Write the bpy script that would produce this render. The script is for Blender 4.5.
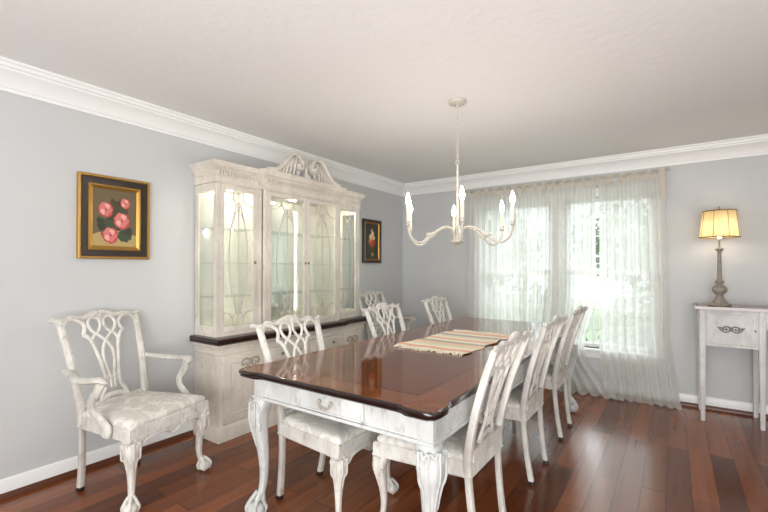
import bpy, bmesh, math, random
from mathutils import Vector, Matrix
random.seed(7)
D = bpy.data
COL = bpy.context.scene.collection
SC = bpy.context.scene
for o in list(D.objects):
    D.objects.remove(o)
PI = math.pi

# ------------------------------------------------------------------ camera
f_px, yaw, pitch, roll, hy = 413.98, math.radians(35.0), math.radians(.41), math.radians(.06), 265.13
Fv = Vector((-math.sin(yaw)*math.cos(pitch), math.cos(yaw)*math.cos(pitch), math.sin(pitch)))
Rv = Vector((math.cos(yaw), math.sin(yaw), 0)); Uv = Rv.cross(Fv)
Rv, Uv = Rv*math.cos(roll)+Uv*math.sin(roll), Uv*math.cos(roll)-Rv*math.sin(roll)
cam = D.objects.new('camera', D.cameras.new('camera')); COL.objects.link(cam)
cam.matrix_world = Matrix(((Rv.x, Uv.x, -Fv.x, 3.167), (Rv.y, Uv.y, -Fv.y, 0), (Rv.z, Uv.z, -Fv.z, 1.325), (0, 0, 0, 1)))
cam.data.sensor_width = 36; cam.data.lens = 36*f_px/768
cam.data.shift_y = (hy-256)/768
cam.data.clip_start = .05
SC.camera = cam

# ------------------------------------------------------------------ world and lights
w = D.worlds.new('world'); SC.world = w; w.use_nodes = True
wb = w.node_tree.nodes['Background']
wb.inputs[0].default_value = (.88, .95, 1.0, 1); wb.inputs[1].default_value = 1.75

def area(name, loc, target, sx, sy, power, color=(1, 1, 1)):
    l = D.lights.new(name, 'AREA'); l.shape = 'RECTANGLE'; l.size = sx; l.size_y = sy; l.energy = power; l.color = color
    o = D.objects.new(name, l); COL.objects.link(o); o.location = loc
    o.rotation_euler = (Vector(target)-Vector(loc)).to_track_quat('-Z', 'Y').to_euler()
    return o
area('front_fill_light', (2.2, -2.3, 1.5), (1.6, 3.6, 1.3), 2.4, 1.4, 42, (.97, .99, 1))  # unseen frontal fill, added behind the camera
area('upward_fill_light', (3.7, -.9, 1.0), (3.0, 1.6, 2.5), 3.0, 1.6, 100, (.97, .985, 1))  # added fill aimed upward, brightens the room off the ceiling

sl = D.lights.new('hazy_sun', 'SUN'); sl.energy = 3.6; sl.angle = math.radians(70); sl.color = (.93, .97, 1)
so = D.objects.new('hazy_sun', sl); COL.objects.link(so); so.rotation_euler = Vector((.1, -1, -.75)).to_track_quat('-Z', 'Y').to_euler()

SC.view_settings.view_transform = 'Standard'; SC.view_settings.look = 'None'
SC.view_settings.exposure = 0.40; SC.view_settings.gamma = 1; SC.view_settings.use_curve_mapping = False

# ------------------------------------------------------------------ materials
def lin(c):
    return tuple(((x/255)/12.92 if x/255 <= .04045 else ((x/255+.055)/1.055)**2.4) for x in c)+(1,)
def newmat(name):
    m = D.materials.new(name); m.use_nodes = True
    nt = m.node_tree; return m, nt, nt.nodes['Principled BSDF']
def node(nt, t, **k):
    n = nt.nodes.new(t)
    for a, b in k.items(): setattr(n, a, b)
    return n
def ramp(nt, fac, stops):
    r = node(nt, 'ShaderNodeValToRGB')
    el = r.color_ramp.elements
    while len(el) < len(stops): el.new(.5)
    for e, (p, c) in zip(el, stops): e.position = p; e.color = c
    nt.links.new(fac, r.inputs[0]); return r.outputs[0]
def noise(nt, scale=(1, 1, 1), s=5, detail=4, rough=.5, dist=0):
    tc = node(nt, 'ShaderNodeTexCoord'); mp = node(nt, 'ShaderNodeMapping'); mp.inputs['Scale'].default_value = scale
    n = node(nt, 'ShaderNodeTexNoise'); n.inputs['Scale'].default_value = s; n.inputs['Detail'].default_value = detail
    n.inputs['Roughness'].default_value = rough; n.inputs['Distortion'].default_value = dist
    nt.links.new(tc.outputs['Object'], mp.inputs[0]); nt.links.new(mp.outputs[0], n.inputs['Vector'])
    return n.outputs[0]
def bump(nt, b, h, strength=.2, dist=.01):
    bn = node(nt, 'ShaderNodeBump'); bn.inputs['Strength'].default_value = strength; bn.inputs['Distance'].default_value = dist
    nt.links.new(h, bn.inputs['Height']); nt.links.new(bn.outputs[0], b.inputs['Normal'])
def plain(name, c, rough=.5, metal=0, **k):
    m, nt, b = newmat(name); b.inputs['Base Color'].default_value = lin(c)
    b.inputs['Roughness'].default_value = rough; b.inputs['Metallic'].default_value = metal
    for a, v in k.items(): b.inputs[a.replace('_', ' ')].default_value = v
    return m
def mixc(nt, fac, a, b, mode='MIX'):
    x = node(nt, 'ShaderNodeMix', data_type='RGBA', blend_type=mode)
    if hasattr(fac, 'links') or hasattr(fac, 'is_output'): nt.links.new(fac, x.inputs[0])
    else: x.inputs[0].default_value = fac
    for s, v in ((6, a), (7, b)):
        if isinstance(v, tuple): x.inputs[s].default_value = v
        else: nt.links.new(v, x.inputs[s])
    return x.outputs[2]

def painted(name, base, wear, amount=.5, scale=(1, 1, 1), s=9):
    m, nt, b = newmat(name)
    n1 = noise(nt, scale, s, 8, .65); n2 = noise(nt, (1, 1, 1), 2.2, 3)
    lo = lin(tuple(int(x*.86) for x in base))
    c1 = ramp(nt, n2, [(.3, lo), (.6, lin(base))])
    msk = ramp(nt, n1, [(amount, (0, 0, 0, 1)), (amount+.20, (.85, .85, .85, 1))])
    mid = ramp(nt, noise(nt, scale, s*.45, 9, .7, .8), [(.42, (0, 0, 0, 1)), (.66, (.55, .55, .55, 1))])
    c1 = mixc(nt, mid, c1, lin(tuple(int(a*.45+b_*.55) for a, b_ in zip(base, wear))))
    c = mixc(nt, msk, c1, lin(wear))
    nt.links.new(c, b.inputs['Base Color']); b.inputs['Roughness'].default_value = .5
    bump(nt, b, n1, .12, .004)
    return m
M = {}
M['paint'] = painted('distressed_white_paint', (234, 230, 220), (150, 138, 124), .60, (1, 1, .45), 26)
M['chair_paint'] = painted('rubbed_white_chair_paint', (228, 225, 217), (116, 100, 86), .57, (1, 1, .4), 34)
M['hutch'] = painted('cream_cabinet_paint', (228, 221, 209), (178, 168, 154), .57, (1, 1, .5), 22)
M['table_paint'] = painted('white_table_paint', (212, 214, 211), (120, 112, 106), .56, (1, 1, .5), 20)
M['console'] = painted('white_console_paint', (226, 225, 222), (150, 145, 140), .60, (1, 1, .5), 22)
M['metal'] = painted('antique_white_metal', (204, 198, 186), (140, 132, 120), .54, (1, 1, 1), 40)
M['trim'] = plain('white_trim_paint', (236, 236, 234), .35)
M['shoe'] = plain('brown_shoe_moulding', (88, 48, 30), .35)
M['foot_cap'] = plain('dark_foot_cap', (38, 28, 24), .5)
M['dark_wood'] = plain('espresso_wood', (50, 32, 27), .22)
M['glass'] = None

m, nt, b = newmat('grey_wall_paint'); n = noise(nt, (1, 1, 1), 60, 3)
nt.links.new(ramp(nt, noise(nt, (1, 1, 1), 1.2, 2), [(.3, lin((193, 195, 195))), (.7, lin((199, 200, 199)))]), b.inputs['Base Color'])
b.inputs['Roughness'].default_value = .55; bump(nt, b, n, .05, .003); M['wall'] = m
m, nt, b = newmat('ceiling_plaster'); n = noise(nt, (1, 1, 1), 16, 6, .6)
b.inputs['Base Color'].default_value = lin((232, 231, 229)); b.inputs['Roughness'].default_value = .85
bump(nt, b, n, .25, .01); M['ceiling'] = m

# floor: planks along Y
m, nt, b = newmat('cherry_plank_floor')
tc = node(nt, 'ShaderNodeTexCoord'); mp = node(nt, 'ShaderNodeMapping'); mp.inputs['Rotation'].default_value = (0, 0, PI/2)
br = node(nt, 'ShaderNodeTexBrick'); br.offset = .37; br.offset_frequency = 2; br.squash = 1
for k, v in (('Color1', lin((136, 74, 36))), ('Color2', lin((76, 38, 21))), ('Mortar', lin((28, 14, 10))), ('Scale', 1.0), ('Mortar Size', .0016), ('Mortar Smooth', .3), ('Bias', -.1), ('Brick Width', 1.25), ('Row Height', .125)):
    br.inputs[k].default_value = v
nt.links.new(tc.outputs['Object'], mp.inputs[0]); nt.links.new(mp.outputs[0], br.inputs['Vector'])
g = ramp(nt, noise(nt, (10, .6, 1), 2.2, 3, .5, 0), [(.2, (.74, .72, .70, 1)), (.5, (1, 1, 1, 1)), (.85, (1.25, 1.2, 1.14, 1))])
nt.links.new(mixc(nt, 1.0, br.outputs['Color'], g, 'MULTIPLY'), b.inputs['Base Color'])
b.inputs['Roughness'].default_value = .2; b.inputs['Specular IOR Level'].default_value = .5
M['floor'] = m

def wood(name, c1, c2, rough, sc=(1, 8, 1), coat=0):
    m, nt, b = newmat(name)
    c = ramp(nt, noise(nt, sc, 4, 7, .6, 1.2), [(.3, lin(c1)), (.7, lin(c2))])
    nt.links.new(c, b.inputs['Base Color']); b.inputs['Roughness'].default_value = rough
    b.inputs['IOR'].default_value = 1.68; b.inputs['Coat Weight'].default_value = coat; b.inputs['Coat Roughness'].default_value = .04
    return m
M['table_field'] = wood('mahogany_field', (88, 44, 22), (118, 62, 32), .07, (8, 1, 1), 0)
M['table_band'] = wood('walnut_band', (108, 56, 28), (136, 76, 40), .07, (2, 2, 1), 0)
M['table_edge'] = plain('black_brown_table_edge', (34, 22, 20), .16, Coat_Weight=.5)
M['console_top'] = wood('brown_console_top', (96, 60, 44), (128, 84, 62), .2, (1, 8, 1), .4)

def glassy(name, tint, rough, base=.06):
    # thin pane: fresnel mix of clear and mirror reflection
    m = D.materials.new(name); m.use_nodes = True; nt = m.node_tree; nt.nodes.clear()
    out = node(nt, 'ShaderNodeOutputMaterial'); mx = node(nt, 'ShaderNodeMixShader'); tr = node(nt, 'ShaderNodeBsdfTransparent'); gl = node(nt, 'ShaderNodeBsdfGlossy')
    lw = node(nt, 'ShaderNodeLayerWeight'); lw.inputs[0].default_value = .5
    pw = node(nt, 'ShaderNodeMath', operation='POWER'); pw.inputs[1].default_value = 4.0; nt.links.new(lw.outputs['Facing'], pw.inputs[0])
    fr = node(nt, 'ShaderNodeMath', operation='MULTIPLY_ADD'); fr.inputs[1].default_value = .5; fr.inputs[2].default_value = .03; nt.links.new(pw.outputs[0], fr.inputs[0])
    tr.inputs[0].default_value = tint; gl.inputs['Roughness'].default_value = rough
    nt.links.new(fr.outputs[0], mx.inputs[0]); nt.links.new(tr.outputs[0], mx.inputs[1]); nt.links.new(gl.outputs[0], mx.inputs[2]); nt.links.new(mx.outputs[0], out.inputs[0])
    return m
M['glass'] = glassy('clear_pane_glass', (.95, .97, .96, 1), .0)
M['shelf_glass'] = glassy('green_edged_shelf_glass', (.93, .965, .955, 1), .02)
M['mirror'] = plain('cabinet_mirror', (238, 236, 228), .05, .5)
M['tracery'] = plain('grey_cream_tracery', (178, 172, 160), .45)

def sheer(name, col, fac):
    m = D.materials.new(name); m.use_nodes = True; nt = m.node_tree; nt.nodes.clear()
    out = node(nt, 'ShaderNodeOutputMaterial'); mx = node(nt, 'ShaderNodeMixShader'); mx2 = node(nt, 'ShaderNodeMixShader')
    tr = node(nt, 'ShaderNodeBsdfTransparent'); df = node(nt, 'ShaderNodeBsdfDiffuse'); tl = node(nt, 'ShaderNodeBsdfTranslucent')
    df.inputs[0].default_value = col; tl.inputs[0].default_value = col
    mx2.inputs[0].default_value = .5; mx.inputs[0].default_value = fac
    nt.links.new(df.outputs[0], mx2.inputs[1]); nt.links.new(tl.outputs[0], mx2.inputs[2])
    nt.links.new(tr.outputs[0], mx.inputs[1]); nt.links.new(mx2.outputs[0], mx.inputs[2]); nt.links.new(mx.outputs[0], out.inputs[0])
    return m
M['sheer'] = sheer('white_sheer_voile', lin((242, 242, 238)), .80)
M['sheer_dense'] = sheer('gathered_voile', lin((240, 234, 222)), .9)

m, nt, b = newmat('damask_seat_fabric')
n1 = noise(nt, (1, 1, 1), 7, 3, .5, 1.6)
c = ramp(nt, n1, [(.42, lin((228, 224, 214))), (.47, lin((206, 201, 193))), (.55, lin((210, 205, 197))), (.60, lin((228, 224, 214)))])
nt.links.new(c, b.inputs['Base Color']); b.inputs['Roughness'].default_value = .85
bump(nt, b, noise(nt, (1, 1, 1), 300, 2), .2, .002); M['fabric'] = m

m, nt, b = newmat('parchment_lamp_shade')
c = ramp(nt, noise(nt, (1, 1, .2), 60, 3), [(.3, lin((198, 176, 132))), (.7, lin((216, 196, 154)))])
nt.links.new(c, b.inputs['Base Color']); b.inputs['Roughness'].default_value = .8
tl = node(nt, 'ShaderNodeBsdfTranslucent'); nt.links.new(c, tl.inputs[0]); ms = node(nt, 'ShaderNodeMixShader'); ms.inputs[0].default_value = .55
nt.links.new(b.outputs[0], ms.inputs[1]); nt.links.new(tl.outputs[0], ms.inputs[2]); nt.links.new(ms.outputs[0], nt.nodes['Material Output'].inputs[0]); M['shade'] = m
M['shade_trim'] = plain('brown_shade_braid', (120, 96, 66), .8)
M['stone'] = painted('weathered_taupe_lamp', (162, 152, 138), (112, 100, 88), .52, (1, 1, 1), 40)
def emit(name, c, s):
    m, nt, b = newmat(name); b.inputs['Base Color'].default_value = (1, 1, 1, 1)
    b.inputs['Emission Color'].default_value = c; b.inputs['Emission Strength'].default_value = s; return m
M['bulb'] = emit('glowing_bulb', (1, .93, .85, 1), 110)
M['lamp_bulb'] = emit('warm_lamp_bulb', (1, .88, .70, 1), 30)
M['candle'] = plain('ivory_candle_sleeve', (226, 216, 190), .5)
M['gold'] = plain('antique_gold', (178, 138, 70), .35, .8)
M['frame_dark'] = plain('dark_lacquer_frame', (40, 28, 20), .3)
M['frame_brown'] = plain('brown_wood_frame', (84, 50, 28), .4)
M['pull_paint'] = painted('rubbed_cabinet_pull', (176, 164, 148), (110, 98, 86), .5, (1, 1, 1), 60)
M['applique'] = plain('grey_painted_applique', (128, 124, 118), .6)
M['pewter'] = plain('aged_pewter_hardware', (140, 128, 112), .4, .6)
M['cord'] = plain('brown_cord', (70, 52, 40), .6)
for n, c in dict(c_brown=(104, 90, 66), c_tan=(176, 152, 98), c_dark=(52, 54, 40), c_leaf=(60, 74, 52), c_leaf2=(84, 92, 62), c_pink=(206, 116, 112), c_pink2=(228, 166, 156), c_rose=(176, 72, 70), c_olive=(70, 62, 40), c_orange=(208, 110, 60), c_cream=(224, 200, 160), c_red=(170, 60, 44)).items():
    M[n] = plain(n[2:]+'_oil_paint', c, .5)

# ------------------------------------------------------------------ geometry helpers
def V(*a): return Vector(a)
def cr(pts, n=8, closed=False):
    """Catmull-Rom through points"""
    P = [Vector(p) for p in pts]; out = []
    N = len(P)
    rng = range(N if closed else N-1)
    for i in rng:
        if closed: p0, p1, p2, p3 = P[(i-1) % N], P[i], P[(i+1) % N], P[(i+2) % N]
        else:
            p1, p2 = P[i], P[i+1]
            p0 = P[i-1] if i else p1*2-p2
            p3 = P[i+2] if i+2 < N else p2*2-p1
        for k in range(n):
            t = k/n
            out.append(.5*((2*p1)+(p2-p0)*t+(2*p0-5*p1+4*p2-p3)*t*t+(3*p1-p0-3*p2+p3)*t**3))
    if not closed: out.append(P[-1])
    return out

class MB:
    def __init__(s): s.bm = bmesh.new(); s.mi = 0
    def face(s, vs):
        try: f = s.bm.faces.new(vs); f.material_index = s.mi; return f
        except ValueError: return None
    def box(s, x0, x1, y0, y1, z0, z1, bev=0, rot=None, piv=None):
        vs = [s.bm.verts.new(V(x, y, z)) for z in (z0, z1) for x, y in ((x0, y0), (x1, y0), (x1, y1), (x0, y1))]
        fs = [s.face([vs[i] for i in q]) for q in ((3, 2, 1, 0), (4, 5, 6, 7), (0, 1, 5, 4), (1, 2, 6, 5), (2, 3, 7, 6), (3, 0, 4, 7))]
        if bev > 0:
            es = list({e for f in fs for e in f.edges})
            r = bmesh.ops.bevel(s.bm, geom=es, offset=bev, segments=2, affect='EDGES', profile=.6)
            for f in r['faces']: f.material_index = s.mi
            vs = list({v for f in r['faces'] for v in f.verts} | {v for v in vs if v.is_valid})
        if rot is not None:
            bmesh.ops.rotate(s.bm, verts=vs, cent=piv or V((x0+x1)/2, (y0+y1)/2, (z0+z1)/2), matrix=rot)
        return s
    def rings(s, rings, close_u=False, cap=True):
        """rings: list of lists of points, joined in order"""
        R = [[s.bm.verts.new(p) for p in r] for r in rings]; n = len(R[0])
        m = len(R)
        for i in range(m if close_u else m-1):
            a, b = R[i], R[(i+1) % m]
            for j in range(n): s.face((a[j], a[(j+1) % n], b[(j+1) % n], b[j]))
        if cap and not close_u:
            s.face(R[0][::-1]); s.face(R[-1])
        return s
    def stack(s, secs, n=14, e=2.0, rot=0):
        """horizontal superellipse sections (cx,cy,z,a,b)"""
        rs = []
        for sec in secs:
            cx, cy, z, a, b = sec[:5]; ex = sec[5] if len(sec) > 5 else e
            r = []
            for k in range(n):
                t = 2*PI*(k+.5)/n+rot; c_, s_ = math.cos(t), math.sin(t)
                r.append(V(cx+a*math.copysign(abs(c_)**(2/ex), c_), cy+b*math.copysign(abs(s_)**(2/ex), s_), z))
            rs.append(r)
        return s.rings(rs)
    def lathe(s, prof, cx=0, cy=0, n=20):
        return s.stack([(cx, cy, z, max(r, .0004), max(r, .0004)) for r, z in prof], n)
    def ribbon(s, path, w_, d_, ref=(1, 0, 0), n=8, closed=False, taper=None, e=2.0):
        """sweep an elliptical section: half width w_ in the plane square to ref, half depth d_ along ref"""
        P = [Vector(p) for p in path]; ref = Vector(ref).normalized(); N = len(P); rs = []
        for i, p in enumerate(P):
            a = P[(i-1) % N] if (closed or i) else p
            b = P[(i+1) % N] if (closed or i < N-1) else p
            T = (b-a)
            if T.length < 1e-9: T = V(0, 0, 1)
            T.normalize(); Bn = ref-T*ref.dot(T)
            if Bn.length < 1e-4: Bn = T.orthogonal()
            Bn.normalize(); Nn = T.cross(Bn)
            k = taper(i/(N-1)) if taper else 1
            r = []
            for q in range(n):
                t = 2*PI*(q+.5)/n; c_, s_ = math.cos(t), math.sin(t)
                r.append(p+Nn*w_*k*math.copysign(abs(c_)**(2/e), c_)+Bn*d_*k*math.copysign(abs(s_)**(2/e), s_))
            rs.append(r)
        return s.rings(rs, closed)
    def tube(s, path, r, n=8, closed=False, taper=None, ref=(0, 0, 1)):
        return s.ribbon(path, r, r, ref, n, closed, taper)
    def ball(s, c, rx, ry=None, rz=None, n=12, m=8):
        ry = ry or rx; rz = rz or rx
        rs = []
        for i in range(m+1):
            a = -PI/2+PI*i/m; k = max(math.cos(a), .02)
            rs.append([V(c[0]+rx*k*math.cos(2*PI*j/n), c[1]+ry*k*math.sin(2*PI*j/n), c[2]+rz*math.sin(a)) for j in range(n)])
        return s.rings(rs)
    def prism(s, poly, axis, a, b):
        """2D polygon extruded along axis ('x','y','z') from a to b"""
        def mk(p, t):
            return {'x': V(t, p[0], p[1]), 'y': V(p[0], t, p[1]), 'z': V(p[0], p[1], t)}[axis]
        A = [s.bm.verts.new(mk(p, a)) for p in poly]; B = [s.bm.verts.new(mk(p, b)) for p in poly]
        n = len(poly); s.face(A[::-1]); s.face(B)
        for i in range(n): s.face((A[i], A[(i+1) % n], B[(i+1) % n], B[i]))
        return s
    def plan_sweep(s, path, prof, closed=False, side=1):
        """sweep a vertical profile [(offset,z)] along a plan polyline with mitres; offset to the right of travel * side"""
        P = [Vector(p).to_2d() if len(p) > 2 else Vector(p) for p in path]; N = len(P); secs = []
        for i, p in enumerate(P):
            d1 = (p-P[(i-1) % N]) if (closed or i) else (P[i+1]-p)
            d2 = (P[(i+1) % N]-p) if (closed or i < N-1) else d1
            d1 = d1.normalized(); d2 = d2.normalized()
            n1 = Vector((d1.y, -d1.x)); n2 = Vector((d2.y, -d2.x)); m_ = (n1+n2)
            m_ = m_/max(.3, (1+n1.dot(n2)))
            secs.append([V(p.x+m_.x*o*side, p.y+m_.y*o*side, z) for o, z in prof])
        return s.rings(secs, closed)
    def fix(s):
        bmesh.ops.recalc_face_normals(s.bm, faces=s.bm.faces[:]); return s
    def build(s, name, mats, parent=None, smooth=38, loc=None):
        s.fix()
        for e in s.bm.edges:
            if len(e.link_faces) == 2 and e.calc_face_angle(0) > math.radians(smooth): e.smooth = False
        for f in s.bm.faces: f.smooth = smooth > 0
        me = D.meshes.new(name); s.bm.to_mesh(me); s.bm.free()
        for q in (mats if isinstance(mats, (list, tuple)) else [mats]): me.materials.append(q)
        o = D.objects.new(name, me); COL.objects.link(o)
        if parent is not None: o.parent = parent
        if loc: o.location = loc
        return o
def tag(o, label, cat, group=None):
    o['label'] = label; o['category'] = cat
    if group: o['group'] = group
    return o
def thing(name, label, cat, loc=(0, 0, 0), rz=0, group=None):
    o = D.objects.new(name, None); COL.objects.link(o); o.location = loc; o.rotation_euler = (0, 0, rz); o.empty_display_size = .1
    return tag(o, label, cat, group)
def struct(o):
    o['kind'] = 'structure'; return o
def copy_tree(o, parent=None):
    c = o.copy(); COL.objects.link(c)
    if parent is not None: c.parent = parent
    for ch in [k for k in o.children]: copy_tree(ch, c)
    return c

# ------------------------------------------------------------------ room
L, XR, YF, H = 4.981, 5.5, -2.4, 2.50
struct(MB().box(-.1, XR+.1, YF, L+.1, -.08, 0).build('floor', M['floor'], smooth=0))
struct(MB().box(-.1, XR+.1, YF, L+.1, H, H+.1).build('ceiling', M['ceiling'], smooth=0))
struct(MB().box(-.1, 0, YF, L+.1, 0, H).build('wall_left', M['wall'], smooth=0))
struct(MB().box(XR, XR+.1, YF, L+.1, 0, H).build('wall_right', M['wall'], smooth=0))
struct(MB().box(-.1, XR+.1, YF-.1, YF, 0, H).build('wall_front', M['wall'], smooth=0))
WZ0, WZ1 = .46, 2.10
W = [(1.17, 2.01), (2.16, 3.00)]
mb = MB()
mb.box(0, W[0][0], L, L+.14, 0, H); mb.box(W[0][1], W[1][0], L, L+.14, WZ0, WZ1); mb.box(W[1][1], XR, L, L+.14, 0, H)
mb.box(W[0][0], W[1][1], L, L+.14, 0, WZ0); mb.box(W[0][0], W[1][1], L, L+.14, WZ1, H)
struct(mb.build('wall_back', M['wall'], smooth=0))
crown = [(0, 2.343), (.012, 2.343), (.014, 2.362), (.02, 2.366), (.026, 2.385), (.045, 2.418), (.072, 2.44), (.082, 2.446), (.084, 2.458), (.096, 2.462), (.10, 2.48), (.11, 2.486), (.11, 2.5), (0, 2.5)]
base = [(0, .03), (.014, .03), (.014, .095), (.009, .106), (0, .11)]
shoe = [(0, 0), (.026, 0), (.024, .016), (.016, .028), (.014, .032), (0, .032)]
for nm, path in (('left', [(0, YF), (0, L)]), ('back', [(0, L), (XR, L)]), ('right', [(XR, L), (XR, YF)])):
    # mitre the corners by extending with the neighbour
    full = {'left': [(0, YF), (0, L-.0)], 'back': [(0.0, L), (XR, L)], 'right': [(XR, L), (XR, YF)]}[nm]
    for k, (pr, mt, pre) in enumerate(((crown, M['trim'], 'trim_'), (base, M['trim'], 'baseboard_'), (shoe, M['shoe'], 'trim_'))):
        nn = {0: {'left': 'trim_1', 'back': 'trim_2', 'right': 'trim_3'}, 1: {'left': 'baseboard_left', 'back': 'baseboard_back', 'right': 'baseboard_right'}, 2: {'left': 'trim_4', 'back': 'trim_5', 'right': 'trim_6'}}[k][nm]
        struct(MB().plan_sweep(full, pr).build(nn, mt))

# windows
for i, (x0, x1) in enumerate(W):
    r = struct(D.objects.new('window_%d' % (i+1), None)); COL.objects.link(r); r.location = (x0, L, WZ0)
    def lb(x_0, x_1, y0, y1, z0, z1, m_): m_.box(x_0-x0, x_1-x0, y0-L, y1-L, z0-WZ0, z1-WZ0, .003)
    m_ = MB(); cw = .075
    lb(x0-cw, x0, L-.022, L+.002, WZ0-.02, WZ1+.0, m_); lb(x1, x1+cw, L-.022, L+.002, WZ0-.02, WZ1, m_)
    lb(x0-cw, x1+cw, L-.026, L+.002, WZ1, WZ1+.09, m_)
    m_.build('casing', M['trim'], r)
    m_ = MB(); lb(x0-cw-.01, x1+cw+.01, L-.055, L+.1, WZ0-.025, WZ0, m_); lb(x0-cw, x1+cw, L-.018, L+.002, WZ0-.10, WZ0-.025, m_)
    m_.build('sill', M['trim'], r)
    for k, (z0, z1, yy) in enumerate(((WZ0, (WZ0+WZ1)/2+.02, L+.06), ((WZ0+WZ1)/2-.02, WZ1, L+.095))):
        m_ = MB(); fw = .045
        lb(x0, x0+fw, yy, yy+.035, z0, z1, m_); lb(x1-fw, x1, yy, yy+.035, z0, z1, m_); lb(x0, x1, yy, yy+.035, z0, z0+fw, m_); lb(x0, x1, yy, yy+.035, z1-fw, z1, m_)
        for c in (1, 2):
            xx = x0+(x1-x0)*c/3; lb(xx-.009, xx+.009, yy+.006, yy+.03, z0, z1, m_)
        zz = (z0+z1)/2; lb(x0, x1, yy+.006, yy+.03, zz-.009, zz+.009, m_)
        sh = m_.build('sash', M['trim'], r)
        m_ = MB(); lb(x0+.02, x1-.02, yy+.015, yy+.019, z0+.02, z1-.02, m_); m_.build('pane', M['glass'], sh)

# outdoors
m, nt, b = newmat('lawn_grass'); nt.links.new(ramp(nt, noise(nt, (1, 1, 1), 6, 5), [(.3, lin((128, 142, 112))), (.7, lin((164, 172, 144)))]), b.inputs['Base Color']); b.inputs['Roughness'].default_value = .9
struct(MB().box(-12, 16, L+.2, 26, -.6, -.5).build('lawn', m, smooth=0))
m, nt, b = newmat('shrub_leaf'); nt.links.new(ramp(nt, noise(nt, (1, 1, 1), 5, 3), [(.3, lin((104, 118, 96))), (.7, lin((150, 162, 134)))]), b.inputs['Base Color']); b.inputs['Roughness'].default_value = .7; M['leaf'] = m
def shrub(loc, rx, rz, n, sz, label, seed, trunk=0):
    rnd = random.Random(seed)
    t = thing('shrub' if not trunk else 'tree', label, 'shrub' if not trunk else 'tree', loc)
    m_ = MB()
    for k in range(n):
        d = V(rnd.gauss(0, 1), rnd.gauss(0, 1), rnd.gauss(0, 1)).normalized()*rnd.uniform(.45, 1)
        p = V(d.x*rx, d.y*rx, trunk+rz+d.z*rz); q = V(rnd.gauss(0, 1), rnd.gauss(0, 1), rnd.gauss(0, 1)).normalized(); u = q.orthogonal().normalized(); v = q.cross(u)
        m_.face([m_.bm.verts.new(x) for x in (p-u*sz, p-v*sz*.5, p+u*sz, p+v*sz*.5)])
    m_.build('foliage', M['leaf'], t, smooth=0)
    m_ = MB(); m_.stack([(0, 0, 0, .07, .07), (0, 0, trunk+rz*1.2, .04, .04)], 8)
    for k in range(6):
        a = k*1.1; m_.tube([V(0, 0, trunk*.6+.1*k), V(math.cos(a)*rx*.4, math.sin(a)*rx*.4, trunk+rz*(.8+.1*k))], .02, 6)
    m_.build('trunk', M['cord'], t)
shrub((1.0, 7.6, -.5), 1.0, .8, 1500, .07, 'rounded green shrub on the lawn beyond the left window', 1)
shrub((3.1, 7.3, -.5), .9, .85, 1500, .07, 'green shrub on the lawn beyond the gap in the curtains', 2)
shrub((-1.9, 13.5, -.5), 1.7, 1.3, 2200, .11, 'leafy tree farther out behind the left window', 3, 1.2)
shrub((2.0, 17.5, -.5), 2.3, 1.6, 2200, .12, 'leafy tree farther out behind the right window', 4, 1.2)

# ------------------------------------------------------------------ dining table
TX0, TX1, TY0, TY1, TZ = 1.278, 2.458, 1.335, 4.22, .794
tbl = thing('dining_table', 'long dining table with glossy dark wood top on white carved claw-foot legs', 'table', ((TX0+TX1)/2, (TY0+TY1)/2, 0))
hx, hyy = (TX1-TX0)/2, (TY1-TY0)/2
def table_outline(ins):
    a, b_ = hx-ins, hyy-ins; s_ = .018; k = .13; r = .025
    q = [(a, -b_+k+.04), (a, -b_+k+.03), (a+.0, -b_+k+.02)]
    # one corner (+x,-y) going from the long side to the short side, then mirrored round
    c = [(a-s_, -b_+k+.05), (a-s_+.003, -b_+k+.02), (a-.004, -b_+k), (a, -b_+k-.025), (a, -b_+.05), (a-.008, -b_+.018), (a-.03, -b_), (a-.06, -b_), (a-k+.025, -b_), (a-k, -b_+.004), (a-k-.02, -b_+s_-.003), (a-k-.05, -b_+s_)]
    c1 = c; c2 = [(-x, y) for x, y in c[::-1]]; c3 = [(-x, -y) for x, y in c]; c4 = [(x, -y) for x, y in c[::-1]]
    return c1+c2+c3+c4
DZ = TZ-.76
mb = MB(); rs = []
for ins, z in ((.022, .722), (.012, .724), (.006, .730), (.006, .735), (.010, .739), (.002, .742), (0, .749), (.002, .756), (.008, .760)):
    rs.append([V(x, y, z+DZ) for x, y in table_outline(ins)])
mb.rings(rs); mb.build('table_top_edge', M['table_edge'], tbl)
rs = [[V(x, y, z+DZ) for x, y in table_outline(.0085)] for z in (.7585, .7605)]
MB().rings(rs).build('table_top', M['table_band'], tbl)
# field veneer inlaid
MB().box(-hx+.17, hx-.17, -hyy+.17, hyy-.17, .7595+DZ, .7609+DZ).build('field_veneer', M['table_field'], tbl)
for s_ in (1,):
    mb = MB()
    for a in (.163,):
        mb.plan_sweep([(-hx+a, -hyy+a), (hx-a, -hyy+a), (hx-a, hyy-a), (-hx+a, hyy-a)], [(-.003, .7595+DZ), (.003, .7595+DZ), (.003, .7610+DZ), (-.003, .7610+DZ)], True)
    mb.build('inlay_line', M['table_edge'], tbl)
ax, ay = hx-.055, hyy-.085
mb = MB()
for x0, x1, y0, y1 in ((-ax, ax, -ay, -ay+.022), (-ax, ax, ay-.022, ay), (-ax, -ax+.022, -ay, ay), (ax-.022, ax, -ay, ay)):
    mb.box(x0, x1, y0, y1, .605+DZ, .724+DZ)
mb.plan_sweep([(-ax, -ay), (ax, -ay), (ax, ay), (-ax, ay)], [(-.004, .60+DZ), (.008, .60+DZ), (.010, .607+DZ), (.008, .614+DZ), (0, .616+DZ), (-.004, .616+DZ)], True)
mb.build('apron', M['table_paint'], tbl)
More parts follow.
